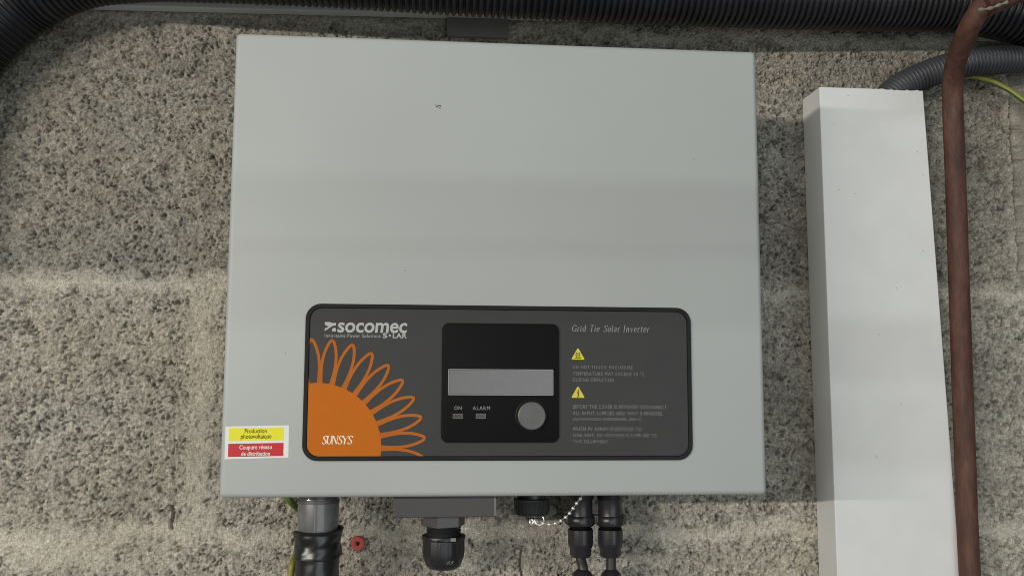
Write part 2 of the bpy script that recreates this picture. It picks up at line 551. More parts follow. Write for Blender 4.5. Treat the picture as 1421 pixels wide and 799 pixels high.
# control panel
a = P(421.5, 420.5); c = P(959, 641)
px0, px1 = P(422, 530)[0], P(959.2, 530)[0]
pz1, pz0 = (P(424, 421)[1] + P(956, 427.5)[1]) / 2, (P(420, 636)[1] + P(960, 641)[1]) / 2
t = 6.2 / 2158
out = rrect(px0, px1, pz0, pz1, 0.0098, 12)
inn = rrect(px0 + t, px1 - t, pz0 + t, pz1 - t, 0.0098 - t * .8, 12)
rim = bm_obj('panel_rim', ring_bm(out, inn, FY + 0.001, FY - 0.0016, 0.0005), M_black, inv, True)
PY = FY - 0.0009
panel = bm_obj('control_panel', plate_bm(rrect(px0 + t * .6, px1 - t * .6, pz0 + t * .6, pz1 - t * .6, 0.009, 12), FY + 0.001, PY), M_panel, inv)

font_cache = {}
def text_mesh(s, bold=0.0, shear=0.0, spacing=1.0):
    cu = bpy.data.curves.new('t', 'FONT')
    cu.body = s
    cu.shear = shear
    cu.offset = bold
    cu.space_character = spacing
    cu.resolution_u = 4
    ob = bpy.data.objects.new('t', cu)
    me = bpy.data.meshes.new_from_object(ob)
    bpy.data.objects.remove(ob)
    return me

def text(s, x0, y0, x1, y1, Y, m, parent, name='lettering', bold=0.0, shear=0.0, spacing=1.0, skew=0.0):
    """ink box given as photo pixels: left, top, right, bottom"""
    me = text_mesh(s, bold, shear, spacing)
    n = len(me.vertices)
    co = np.empty(n * 3); me.vertices.foreach_get('co', co); co = co.reshape(-1, 3)
    mn, mx = co.min(0), co.max(0)
    L, B = P(x0, y1, Y); Rx, _ = P(x1, y1, Y); _, Tz = P(x0, y0, Y)
    u = (co[:, 0] - mn[0]) / (mx[0] - mn[0]); v = (co[:, 1] - mn[1]) / (mx[1] - mn[1])
    out = np.stack([L + u * (Rx - L), np.full(n, Y), B + v * (Tz - B) + u * skew], 1)
    me.vertices.foreach_set('co', out.ravel())
    me.update()
    me.name = name
    return link(name, me, m, parent)

def polys(name, plist, m, parent, yb, yf):
    b = bmesh.new()
    for i, pts in enumerate(plist):
        plate_bm(pts, yb, yf - i * 0.000008, bm=b)
    return bm_obj(name, b, m, parent)

TY = PY - 0.00012
# logo mark and wordmark
def unit(poly, x0, y0, x1, y1, Y):
    L, B = P(x0, y1, Y); R, _ = P(x1, y1, Y); _, T = P(x0, y0, Y)
    return [(L + u * (R - L), B + v * (T - B)) for u, v in poly]
mark = [[(0, 1), (.52, .98), (.70, .88), (1, .92), (1, .62), (.74, .60), (.56, .47), (0, .02), (0, .30), (.36, .50), (0, .70)],
        [(.66, 0), (1, 0), (1, .34), (.84, .38), (.66, .27)]]
polys('emblem', [unit(q, 450.5, 446.5, 466, 459.5, TY) for q in mark], M_white, panel, PY + .0001, TY)
text('socomec', 468, 447, 565, 461.3, TY, M_white, panel, bold=0.022, shear=0.10)
text('Innovative Power Solutions', 450.5, 462.8, 528, 467.8, TY, M_mid, panel, bold=0.018, spacing=1.15)
text('S', 531, 461.8, 537.5, 468.8, TY, M_white, panel, bold=0.025)
text('LAR', 545, 462, 564.5, 469.0, TY, M_white, panel, bold=0.022, spacing=1.05)
cst = P(541, 465.3, TY)
star = [(cst[0] + (0.0011 if i % 2 == 0 else 0.00045) * math.cos(i * math.pi / 8), cst[1] + (0.0011 if i % 2 == 0 else 0.00045) * math.sin(i * math.pi / 8)) for i in range(16)]
polys('sun_symbol', [star], M_white, panel, PY + .0001, TY)

# sunflower print, cut off by the rounded outline of the panel
cen = Vector((P(439, 621)[0], 0, P(439, 621)[1]))
k = 1 / 2166
clip = rrect(px0 + t * 1.02, px1 - t, pz0 + t * 1.02, pz1 - t, 0.0074, 12)
def clipped(b):
    n = len(clip)
    for i in range(n):
        p, q = clip[i], clip[(i + 1) % n]
        e = Vector((q[0] - p[0], 0, q[1] - p[1]))
        if e.length < 1e-7:
            continue
        nrm = Vector((e.z, 0, -e.x)).normalized()      # outline runs anticlockwise in x,z: this points outwards
        bmesh.ops.bisect_plane(b, geom=b.verts[:] + b.edges[:] + b.faces[:], plane_co=(p[0], 0, p[1]), plane_no=nrm, clear_outer=True)
    return b
b = bmesh.new()
for i in range(10):
    th = math.radians(-4.0 + 11.1 * i)
    half_ = [(6.0, 84), (8.4, 100), (9.2, 112), (8.6, 124), (6.6, 134), (4.2, 141), (2.0, 145.4), (0, 146.8)]
    full = [Vector((-w_, r_, 0)) for w_, r_ in half_] + [Vector((w_, r_, 0)) for w_, r_ in half_[-2::-1]]
    loop = [(q_.x * math.cos(th) + q_.y * math.sin(th), -q_.x * math.sin(th) + q_.y * math.cos(th)) for q_ in catmull(full, 2.5)]
    Y = TY - 0.000012 * i
    prev = None
    for j, (x, z) in enumerate(loop):
        a0 = loop[max(0, j - 1)]; a1 = loop[min(len(loop) - 1, j + 1)]
        d = Vector((a1[0] - a0[0], a1[1] - a0[1])).normalized()
        nx, nz = -d.y * 2.0, d.x * 2.0
        pa = b.verts.new((cen.x + (x + nx) * k, Y, cen.z + (z + nz) * k)); pb = b.verts.new((cen.x + (x - nx) * k, Y, cen.z + (z - nz) * k))
        if prev:
            b.faces.new((prev[0], pa, pb, prev[1]))
        prev = (pa, pb)
clipped(b)
bm_obj('sunflower_petals', b, M_petal, panel)
b = bmesh.new()
b.faces.new([b.verts.new((cen.x + 87.5 * k * math.cos(i * math.pi / 48), TY - 0.00016, cen.z + 87.5 * k * math.sin(i * math.pi / 48))) for i in range(96)])
clipped(b)
bm_obj('sunflower_centre', b, M_orange, panel)
# pen-drawn italic roman letters (broad strokes upright, thin strokes and serifs level)
GL = {'S': (.80, [[(.85, .80), (.68, .97), (.40, .99), (.22, .82), (.32, .62), (.62, .42), (.76, .22), (.60, .03), (.30, 0), (.10, .18)]]),
      'U': (.92, [[(.12, 1), (.12, .3), (.28, .04), (.55, 0), (.78, .22), (.80, .5), (.80, 1)], [(0, 1), (.28, 1)], [(.68, 1), (.92, 1)]]),
      'N': (.95, [[(.08, 0), (.10, 1)], [(.10, 1), (.86, 0)], [(.86, 0), (.88, 1)], [(-.04, 0), (.2, 0)], [(.76, 1), (1, 1)]]),
      'Y': (.86, [[(.02, 1), (.46, .48)], [(.92, 1), (.46, .48)], [(.46, .48), (.44, 0)], [(-.08, 1), (.18, 1)], [(.78, 1), (1.02, 1)], [(.30, 0), (.58, 0)]]),
      'G': (1.0, [[(.88, .82), (.7, .98), (.45, 1), (.18, .85), (.06, .5), (.18, .15), (.45, 0), (.7, .03), (.86, .15)], [(.86, .1), (.86, .42)], [(.68, .42), (.98, .42)]]),
      'r': (.48, [[(.1, 0), (.1, .64)], [(.1, .45), (.22, .62), (.34, .66), (.42, .62)], [(0, 0), (.24, 0)]]),
      'i': (.30, [[(.1, 0), (.1, .64)], [(.1, .84), (.1, .92)], [(0, 0), (.22, 0)], [(0, .64), (.1, .64)]]),
      'd': (.74, [[(.55, 1), (.55, 0)], [(.55, .5), (.35, .66), (.12, .5), (.06, .3), (.14, .06), (.34, 0), (.55, .14)], [(.42, 1), (.55, 1)], [(.55, 0), (.66, 0)]]),
      'T': (.88, [[(.42, 0), (.42, 1)], [(.02, 1), (.84, 1)], [(.28, 0), (.58, 0)]]),
      'e': (.64, [[(.06, .36), (.5, .38), (.5, .52), (.32, .66), (.12, .52), (.05, .3), (.14, .06), (.34, 0), (.52, .1)]]),
      'o': (.70, [[(.3, .66), (.10, .54), (.05, .3), (.12, .06), (.32, 0), (.52, .10), (.58, .36), (.5, .60), (.3, .66)]]),
      'l': (.30, [[(.1, 0), (.1, 1)], [(0, 0), (.22, 0)], [(0, 1), (.1, 1)]]),
      'a': (.64, [[(.08, .54), (.25, .66), (.44, .58), (.46, .4), (.46, 0)], [(.46, .38), (.18, .32), (.06, .15), (.16, 0), (.32, .02), (.46, .16)]]),
      'I': (.40, [[(.12, 0), (.12, 1)], [(0, 0), (.26, 0)], [(0, 1), (.26, 1)]]),
      'n': (.72, [[(.1, 0), (.1, .64)], [(.1, .46), (.26, .64), (.44, .62), (.5, .45), (.5, 0)], [(0, 0), (.22, 0)], [(.4, 0), (.62, 0)]]),
      'v': (.60, [[(.02, .64), (.28, 0)], [(.28, 0), (.56, .64)]]),
      't': (.46, [[(.16, .86), (.16, .12), (.26, 0), (.4, .04)], [(0, .64), (.36, .64)]]),
      ' ': (.45, [])}
def pen_text(s, x0, y0, x1, y1, Y, m, parent, slant, nibw, gap):
    strokes, x = [], 0
    for ch in s:
        adv, pls = GL[ch]
        for pl in pls:
            pts = [Vector((p[0], p[1], 0)) for p in pl]
            if len(pts) > 3:
                pts = catmull(pts, 0.06)
            a_, c_ = pl[0], pl[-1]
            thin = len(pl) == 2 and ((ch == 'N' and a_[0] != .10) or (a_[0] - c_[0]) * (a_[1] - c_[1]) > .1)
            strokes.append([(x + p.x + p.y * slant, p.y) for p in pts] + [thin])
        x += adv + gap
    W = max(p[0] for st in strokes for p in st[:-1])
    L, B = P(x0, y1, Y); Rr, _ = P(x1, y1, Y); _, T = P(x0, y0, Y)
    b = bmesh.new()
    cnt = 0
    for st in strokes:
        nb = nibw * (.5 if st[-1] else 1)
        pts = st[:-1]
        for p, q in zip(pts, pts[1:]):
            for nx, ny in ((nb, .01), (0, .042)):
                vs = []
                for (u, v), sg in ((p, -1), (p, 1), (q, 1), (q, -1)):
                    vs.append(b.verts.new((L + (u + sg * nx) / W * (Rr - L), Y - .00004 - cnt * 4e-7, B + (v + sg * ny) * (T - B))))
                b.faces.new(vs)
                cnt += 1
    me = bpy.data.meshes.new('lettering'); b.to_mesh(me); b.free()
    return link('lettering', me, m, parent)
pen_text('SUNSYS', 446, 604.5, 489.5, 615.5, TY - .00016, M_cream, panel, .2, .11, .0)

# right-hand text
pen_text('Grid Tie Solar Inverter', 793.5, 451, 901, 459.6, TY, M_mid, panel, .22, .085, .20)
def tri(px0_, py0_, px1_, py1_):
    L, B = P(px0_, py1_, TY); R, _ = P(px1_, py1_, TY); _, T = P(px0_, py0_, TY)
    c = (L + R) / 2
    w = (R - L)
    return [(L + .04 * w, B), (R - .04 * w, B), (R, B + .06 * w), (c + .05 * w, T), (c - .05 * w, T), (L, B + .06 * w)]
s1 = polys('warning_sign', [tri(793.2, 483.5, 811, 498.7)], M_yel, panel, PY + .0001, TY)
s2 = polys('warning_sign', [tri(793.2, 536.5, 811, 551.7)], M_yel, panel, PY + .0001, TY)
hot = []
for q in range(3):
    xo = .36 + .13 * q
    pts = [(xo + .035 * math.sin(v * 9), .22 + .42 * v) for v in [i / 8 for i in range(9)]]
    hot.append([(x_ - .025, z_) for x_, z_ in pts] + [(x_ + .025, z_) for x_, z_ in pts[::-1]])
hot.append([(.28, .10), (.72, .10), (.72, .16), (.28, .16)])
polys('heat_symbol', [unit(q, 793.2, 483.5, 811, 498.7, TY) for q in hot], M_symb, panel, TY + .00002, TY - .0001)
bolt = [(.55, .78), (.40, .42), (.50, .44), (.46, .12), (.40, .16), (.49, .02), (.58, .16), (.53, .14), (.60, .52), (.50, .50), (.62, .76)]
polys('lightning_symbol', [unit(bolt, 793.2, 536.5, 811, 551.7, TY)], M_symb, panel, TY + .00002, TY - .0001)
for s, y, xr in (('DO NOT TOUCH, ENCLOSURE', 509.3, 878), ('TEMPERATURE MAY EXCEED 70 \u00b0C', 518.0, 894), ('DURING OPERATION', 526.6, 852),
                 ('BEFORE THE COVER IS REMOVED DISCONNECT', 564.0, 925), ('ALL INPUT SUPPLIES AND WAIT 5 MINUTES.', 572.9, 920), ('(AUTHORIZED PERSONNEL ONLY)', 581.6, 890),
                 ('WHEN PV ARRAY IS EXPOSED TO', 594.8, 890), ('SUNLIGHT, DC VOLTAGE IS SUPPLIED TO', 603.9, 911), ('THIS EQUIPMENT.', 612.6, 845)):
    text(s, 795, y - 2.6, xr, y + 2.6, TY, M_wdim, panel, spacing=1.2, skew=-0.0002)

# display module
dx0, dx1 = P(613, 530)[0], P(775, 530)[0]
dz1, dz0 = (P(615, 447.5)[1] + P(774, 450.5)[1]) / 2, (P(613, 613)[1] + P(776, 614)[1]) / 2
DY = PY - 0.0012
disp = bm_obj('display_module', plate_bm(rrect(dx0, dx1, dz0, dz1, 0.0042, 8), PY + .0004, DY, 0.0005), M_disp, inv, True)
sx0, sx1 = P(623, 530)[0], P(766, 530)[0]
sz1, sz0 = P(695, 513.5)[1], P(695, 547)[1]
bm_obj('screen', plate_bm(rrect(sx0, sx1, sz0, sz1, 0.0005, 3), DY + .0002, DY - 0.0003, 0.0002), M_screen, disp)
e = 0.0006
bm_obj('screen_bezel', ring_bm(rrect(sx0 - e, sx1 + e, sz0 - e, sz1 + e, 0.0007, 3), rrect(sx0, sx1, sz0, sz1, 0.0005, 3), DY + .0002, DY - 0.0006, 0.0002), mat('bezel', (0.26, 0.26, 0.26), 0.3), disp)
for lx, tip in ((628, 'ON'), (660, 'ALARM')):
    a = P(lx, 580.5); c = P(lx + 14, 573.5)
    o1 = rrect(a[0], c[0], a[1], c[1], 0.0003, 3); e = 0.0005
    bm_obj('indicator_light', plate_bm(rrect(a[0] + e, c[0] - e, a[1] + e, c[1] - e, 0.0002, 3), DY + .0002, DY - 0.00015), mat('led_window', (0.035, 0.030, 0.030), 0.25), disp, label='small rectangular indicator lamp under the word ' + tip)
    bm_obj('lamp_frame', ring_bm(o1, rrect(a[0] + e, c[0] - e, a[1] + e, c[1] - e, 0.0002, 3), DY + .0002, DY - 0.0005, 0.0001), mat('led_frame', (0.13, 0.11, 0.10), 0.3), disp)
DT = DY - 0.0001
text('ON', 630.3, 563.2, 640.5, 568.2, DT, M_mid, disp, spacing=1.15)
text('ALARM', 656, 563.4, 680, 568.4, DT, M_mid, disp, spacing=1.25)
bx, bz = P(737, 576.5)
R = 19.4 / 2166
bm_obj('button_seat', lathe_bm((bx, DY + .0002, bz), [(R * 1.16, 0), (R * 1.16, -.0005), (R * 1.10, -.0008), (R * 1.02, -.0006), (R * 1.02, 0)], 64, axis='y'), M_black, disp, True)
bm_obj('button', lathe_bm((bx, DY + .0002, bz), [(R, 0), (R, -.0022), (R * .97, -.0028), (R * .9, -.0031), (R * .6, -.0027), (R * .3, -.0025), (0.0001, -.0024)], 64, axis='y'), M_btn, disp, True, label='round grey push button')

# sticker
sk = thing('s', (0, 0, 0), 'x', 'x'); bpy.data.objects.remove(sk)
def quad4(px4, Y):
    return [P(x_, y_, Y) for x_, y_ in px4]
SY = FY - 0.00018
stk = polys('printed_sticker', [quad4([(313, 591.5), (401, 589.8), (400.3, 634.5), (311.5, 636.8)], SY)], M_paper, inv, FY + .0001, SY)
stk['label'] = 'white sticker with a yellow band over a red band'
S2 = SY - 0.00006
polys('yellow_band', [quad4([(317.5, 593.6), (394, 592.4), (393.6, 610.8), (317, 612)], S2)], M_paperY, stk, SY + .00003, S2)
polys('red_band', [quad4([(316.8, 615.4), (393.5, 614), (393.2, 632.2), (316.3, 633.8)], S2)], M_paperR, stk, SY + .00003, S2)
S3 = S2 - 0.00006
sk_ = 0.0005
text('Production', 339.5, 594.6, 370, 600.8, S3, M_symb, stk, bold=0.012, skew=sk_ * .4)
text('photovolta\u00efque', 334, 602.0, 376.5, 610.4, S3, M_symb, stk, bold=0.012, skew=sk_ * .5)
text('Coupure r\u00e9seau', 332, 617.2, 377, 625.0, S3, M_paper, stk, bold=0.012, skew=sk_ * .5)
text('de distribution', 334.5, 626.4, 374.5, 632.2, S3, M_paper, stk, bold=0.012, skew=sk_ * .5)

# ---- fittings under the inverter
ZB = Z0
# flat grey terminal box
CYF = -0.105
a = at(545.5, 717.5, CYF); c = at(688, 717.5, CYF)
tb = bm_obj('terminal_box', box_bm(a.x, c.x, CYF, -0.030, (a.z + c.z) / 2, ZB + 0.001, 0.0006, 2), M_dkgrey, inv, label='flat dark grey terminal box')
bm_obj('lid_edge', box_bm(c.x - 0.0012, c.x + 0.0002, CYF - .0004, CYF + .0006, a.z + .0006, ZB), mat('lid_edge_grey', (0.17, 0.16, 0.16), .5), tb)
GY = -0.068
def H(px, py, Y): return at(px, py, Y)
g0 = H(616, 717, GY)
def zz(py, px, Y): return at(px, py, Y).z - at(px, 717, Y).z
ppm = F / (DW + GY)
gz = a.z
nut = bmesh.new()
hx = [(0.0152 * math.cos(math.radians(60 * i + 12)), 0.0152 * math.sin(math.radians(60 * i + 12))) for i in range(6)]
lo = [nut.verts.new((g0.x + p[0], GY + p[1], at(616, 728.5, GY).z)) for p in hx]
hi = [nut.verts.new((g0.x + p[0], GY + p[1], at(616, 706, GY).z)) for p in hx]
nut.faces.new(lo); nut.faces.new(hi[::-1])
for i in range(6): nut.faces.new((lo[i], hi[i], hi[(i + 1) % 6], lo[(i + 1) % 6]))
bmesh.ops.bevel(nut, geom=nut.edges[:], offset=0.0004, segments=2, affect='EDGES')
def rel(py): return at(616, py, GY).z - gz
gl = bm_obj('cable_gland', lathe_bm((g0.x, GY, gz), [(.0118, -.002)] + [(.0116 + .0007 * (i % 2), rel(728) - .0011 * i) for i in range(6)] + [(.0118, rel(744))], 48), M_plastic, inv, True)
bm_obj('hex_nut', nut, M_nut, gl, True)
r = 29 / ppm
prof = [(r * .80, rel(742)), (r * 1.0, rel(741.5)), (r * 1.03, rel(743)), (r * 1.01, rel(747)), (r * .955, rel(748)), (r * .965, rel(765)), (r * .93, rel(771)), (r * .86, rel(779)), (r * .79, rel(784)), (r * .62, rel(788)), (r * .4, rel(789.5)), (r * .30, rel(786))]
bm_obj('clamping_nut', lathe_bm((g0.x, GY, gz), prof, 96, rib=12, ribamp=.0006, ribz=(rel(772), rel(747.5))), M_plastic, gl, True)
cl_ = at(629, 748.5, GY - r)
bm_obj('gland_highlight', box_bm(cl_.x - .0019, cl_.x + .0019, cl_.y - .0002, cl_.y + .001, cl_.z - .0012, cl_.z + .0012, .0002), mat('highlight_grey', (.20, .20, .20), .35), gl)  # pale block stands in for a highlight on the clamping nut
pc = at(625, 780, GY - r * .84)
for i in range(1):
    me_ = text('65', 620, 778, 630, 782.5, GY - r * .86 - .0004, mat('worn_white', (.16, .16, .16), .3), gl, shear=.4)

# round screw cap
CYc = -0.070
cp = at(738, 700, CYc)
r = 25 / (F / (DW + CYc))
def relc(py): return at(738, py, CYc).z - cp.z
prof = [(r * .80, relc(680)), (r * .80, relc(690)), (r, relc(691.5)), (r, relc(693)), (r * .97, relc(694)), (r * .96, relc(708)), (r * .88, relc(713)), (r * .55, relc(716)), (r * .40, relc(715)), (r * .35, relc(719)), (.0005, relc(720))]
capo = bm_obj('screw_cap', lathe_bm((cp.x, CYc, cp.z), prof, 120, rib=30, ribamp=.0003, ribz=(relc(708.5), relc(693.5))), M_plastic, inv, True, label='ribbed round black screw cap')
# bead chain from cap to the bottom plate
cpts = [(745, 723), (753, 725), (762, 727), (771, 725.5), (779, 721.5), (785.5, 716.5), (790, 712), (795, 705), (800, 698), (806, 690.5), (812, 683)]
path = catmull([at(x_, y_, -0.072 - 0.006 * i / 3) for i, (x_, y_) in enumerate(cpts)], 0.0046)
ch = bmesh.new()
for p in path:
    mt = Matrix.Translation(p)
    bmesh.ops.create_uvsphere(ch, u_segments=12, v_segments=8, radius=0.00130, matrix=mt)
sweep_bm(path, lambda i, s: 0.00018, 6, ch)
cho = bm_obj('bead_chain', ch, M_steel, inv, True)
rg = bmesh.new()
rc = at(748.5, 721, -0.074)
sweep_bm([rc + Vector((.0032 * math.cos(t_), .0012 * math.sin(t_ * 1.0), .0032 * math.sin(t_))) for t_ in [i * math.pi / 16 for i in range(33)]], lambda i, s: .00055, 8, rg)
bm_obj('split_ring', rg, M_steel, cho, True)
rg = bmesh.new()
rc = at(740, 723, -0.073)
sweep_bm([rc + Vector((.0022 * math.cos(t_), .0010 * math.cos(t_ * 2), .0024 * math.sin(t_ * 2) * .8)) for t_ in [i * math.pi / 16 for i in range(33)]], lambda i, s: .0006, 8, rg)
bm_obj('chain_clasp', rg, M_steel, cho, True)

# ---- the two solar connectors with their leads
def connector(px, label, lead):
    Y = -0.052
    ppm = F / (DW + Y)
    c = at(px, 700, Y)
    th = thing('cable_connector', c, label, 'connector', 'plug connectors under the inverter')
    def rl(py): return at(px, py, Y).z - c.z
    r = 17 / ppm
    prof = [(r * 1.08, ZB - c.z + 0.002), (r * 1.08, rl(690)), (r * .98, rl(693)), (r * .98, rl(713)), (r * 1.0, rl(716))]
    bm_obj('socket', lathe_bm(c, prof, 48), M_mc, th, True)
    prof = [(r * .9, rl(714)), (r * 1.08, rl(715)), (r * 1.14, rl(717)), (r * 1.14, rl(725)), (r * 1.06, rl(728)), (r * .9, rl(728.5))]
    bm_obj('locking_collar', lathe_bm(c, prof, 48, rib=4, ribamp=.0005, ribz=(rl(725.5), rl(716))), M_mc, th, True)
    bm_obj('seal_ring', lathe_bm(c, [(r * .85, rl(727)), (r * .95, rl(729)), (r * .85, rl(731)), (r * .97, rl(732.5)), (r * .85, rl(734))], 40), M_black, th, True)
    prof = [(r * .8, rl(733)), (r * 1.0, rl(734)), (r * 1.0, rl(752)), (r * .94, rl(758)), (r * .84, rl(760.5)), (r * .84, rl(769)), (r * .74, rl(772)), (r * .45, rl(772.5)), (r * .35, rl(771))]
    bm_obj('plug_nut', lathe_bm(c, prof, 96, rib=6, ribamp=.0003, ribz=(rl(769.5), rl(733.5))), M_mc, th, True)
    # flat latches on the sides
    for s in (-1, 1):
        bm_obj('latch', box_bm(c.x + s * r * 1.12 - .0012, c.x + s * r * 1.12 + .0012, c.y - .003, c.y + .003, c.z + rl(726), c.z + rl(713), .0006), M_mc, th, True)
    path = catmull([at(x_, y_, yy) for x_, y_, yy in lead], 0.002)
    bm_obj('lead', sweep_bm(path, lambda i, s: .0037, 20), mat('rubber_lead', (.030, .028, .029), .45), th, True)
    e = lead[-2]
    q = at(e[0], 790, e[2])
    r2 = 15 / ppm
    d_ = [(.0030, .001), (r2 * .55, 0), (r2 * .85, -.0022), (r2, -.0055), (r2 * 1.03, -.010), (r2 * 1.03, -.034), (r2 * .9, -.036)]
    bm_obj('lower_coupler', lathe_bm(q, d_, 48), M_mc, th, True)
    return th
connector(805.5, 'left one of the two black plug connectors, partly behind the bead chain', [(805, 762, -.052), (806, 775, -.053), (809, 788, -.056), (808, 805, -.056), (808, 840, -.056)])
connector(846.5, 'right one of the two black plug connectors, clear of the bead chain', [(847, 762, -.052), (848, 775, -.052), (848, 788, -.052), (848, 805, -.052), (848, 840, -.052)])

# ---- taped sleeve at the lower left
TYc = -0.070
tc_ = at(441, 735, TYc)
ppm = F / (DW + TYc)
tp = thing('taped_conduit', tc_, 'grey plastic sleeve bound with shiny black tape, running down from the box corner', 'conduit')
def rt(py): return at(441, py, TYc).z - tc_.z
r = 27.2 / ppm
M_sleeve = mat('grey_sleeve_plastic', (.135, .138, .140), .28, var=.18, scale=110, coat=.3)
bm_obj('upper_fitting', lathe_bm(tc_, [(r * .92, ZB - tc_.z + .001), (r * .92, rt(691)), (r * 1.03, rt(692)), (r * 1.03, rt(696.5)), (r * .95, rt(697.5))], 48), M_nut, tp, True)
sl_ = lathe_bm(tc_, [(r * .97, rt(690)), (r, rt(697)), (r, rt(716)), (r * .995, rt(738)), (r * .95, rt(745))], 64)
bm_obj('sleeve', sl_, M_sleeve, tp, True)
sm_ = at(437, 716, TYc - r)
bm_obj('sleeve_strip', box_bm(sm_.x - .0006, sm_.x + .0006, sm_.y - .0001, sm_.y + .0015, tc_.z + rt(735), tc_.z + rt(697), .0003), mat('strip_grey', (.17, .17, .17), .35), tp)  # narrow upright strip, paler than the sleeve
def taped(name, y0, y1, r0, r1, amp, seed, fold=0.0):
    b = bmesh.new()
    rg = random.Random(seed)
    ph = [rg.random() * 6.28 for _ in range(8)]
    N, S = 34, 96
    rings = []
    for j in range(N + 1):
        v = j / N
        py = y0 + (y1 - y0) * v
        z = rt(py)
        rr = r0 + (r1 - r0) * v
        ring = []
        for i in range(S):
            a = 2 * math.pi * i / S
            d = amp * (.5 * math.sin(2 * a + 5 * v + ph[0]) + .35 * math.sin(3 * a - 9 * v + ph[1]) + .4 * math.sin(a * 5 + 14 * v + ph[2]) * math.sin(3.1 * v) + .3 * math.sin(8 * a + 4 * v + ph[3]) * v)
            d += -fold * math.exp(-((v - .5 - .05 * math.sin(a + ph[4])) / .22) ** 2)
            d += amp * 1.1 * math.exp(-((v - .03) / .05) ** 2) + amp * .9 * math.exp(-((v - .97) / .04) ** 2)
            if v > .985 or v < .012: d -= .0012
            ring.append(b.verts.new((tc_.x + (rr + d) * math.cos(a) + .0003, tc_.y + (rr + d) * math.sin(a), tc_.z + z + .0009 * math.sin(a * 2 + ph[5]) + .0013 * math.cos(a + ph[6]))))
        rings.append(ring)
    for p, q in zip(rings, rings[1:]):
        for i in range(S):
            b.faces.new((p[i], p[(i + 1) % S], q[(i + 1) % S], q[i]))
    return bm_obj(name, b, M_tape, tp, True)
M_tape = mat('black_vinyl_tape', (.011, .011, .011), .30, var=.1, spec=.6)
taped('tape_wrap', 734, 773, 32.6 / ppm, 31.6 / ppm, .00045, 3, .0009)
taped('lower_tape_wrap', 765, 850, 29.0 / ppm, 29.0 / ppm, .0004, 9)

# ---- green and yellow earth wires
def earth_mat():
    M = bpy.data.materials.new('earth_wire_insulation')
    M.use_nodes = True
    nt = M.node_tree
    b = nt.nodes['Principled BSDF']
    at_ = nt.nodes.new('ShaderNodeAttribute'); at_.attribute_name = 'stripe'
    r = nt.nodes.new('ShaderNodeValToRGB')
    r.color_ramp.elements[0].position = .42; r.color_ramp.elements[0].color = (.08, .13, .02, 1)
    r.color_ramp.elements[1].position = .52; r.color_ramp.elements[1].color = (.22, .21, .03, 1)
    nt.links.new(at_.outputs['Fac'], r.inputs['Fac'])
    nt.links.new(r.outputs['Color'], b.inputs['Base Color'])
    b.inputs['Roughness'].default_value = .4
    return M
M_earth = earth_mat()
def wire(name, pts, r, label, twist=0):
    path = catmull(pts, 0.0015)
    b = sweep_bm(path, lambda i, s: r, 24, cap=True)
    n = len(path)
    o = bm_obj(name, b, M_earth, None, True)
    me = o.data
    a = me.attributes.new('stripe', 'FLOAT', 'POINT')
    vals = [1.0 if ((k % 24) / 24 + (k // 24) * twist) % 1 < .62 else 0.0 for k in range(len(me.vertices))]
    a.data.foreach_set('value', vals)
    o['label'] = label
    o['category'] = 'wire'
    return o
wire('earth_wire', [at(1322, 110, -.012), at(1335, 107, -.016), at(1350, 107, -.018), at(1375, 113, -.022), at(1400, 125, -.028), at(1421, 140, -.033), at(1450, 160, -.038), at(1480, 190, -.04)], .0022, 'green and yellow earth wire curving right from behind the brown pipe', .004)
wire('earth_wire', [at(392, 680, -.065), at(400, 692, -.066), at(407, 700, -.060), at(417, 712, -.046), at(420, 735, -.040), at(415, 760, -.044), at(407, 778, -.058), at(404, 795, -.060), at(401, 830, -.060)], .0024, 'green and yellow earth wire behind the taped sleeve at lower left', .004)

# ---- red wall plug
wp = at(496.5, 753.5, -0.002)
pl = thing('wall_plug', wp, 'small red plastic wall plug set into the block wall', 'wall plug')
M_red = mat('red_plug_plastic', (.44, .075, .065), .7, var=.25, scale=900)
rr_ = 9.6 / 1751
bm_obj('flange', lathe_bm((wp.x, -0.0005, wp.z), [(rr_ * .28, .003), (rr_ * .30, -.0022), (rr_ * .58, -.0030), (rr_ * .92, -.0026), (rr_, -.0012), (rr_, .003)], 40, axis='y'), M_red, pl, True)
bm_obj('bore', lathe_bm((wp.x, 0.0, wp.z), [(rr_ * .31, .001), (rr_ * .30, -.0006), (.0002, -.0004)], 24, axis='y'), mat('plug_bore', (.06, .012, .01), .8), pl, True)

# ------------------------------------------------------------------ white vertical trunking
M_pvc = mat('white_pvc', (.645, .65, .64), .62, var=.03, scale=30, bump=.00005, bscale=1200, spec=.3)
add_specks(M_pvc, 90, .045, (.33, .31, .28))
TD = 0.036
q = [at(1137, 122, -TD), at(1281, 124, -TD), at(1333, 799, -TD), at(1162, 799, -TD), at(1111, 150, 0), at(1134, 799, 0)]
print('TRUNK', [tuple(round(c, 4) for c in (p.x, p.y, p.z - ZC)) for p in q])
ztop = (q[0].z + q[1].z) / 2
zbot = q[3].z - 0.15
def lerpx(p0, p1, z): return p0.x + (p1.x - p0.x) * (z - p0.z) / (p1.z - p0.z)
tk = thing('cable_trunking', (q[3].x + .04, 0, zbot), 'tall white square-edged cable trunking standing between the inverter and the brown pipe', 'trunking')
b = bmesh.new()
rows = []
NZ = 24
wt = 0.0016
def trx(z): return lerpx(q[0], q[3], z), lerpx(q[1], q[2], z)
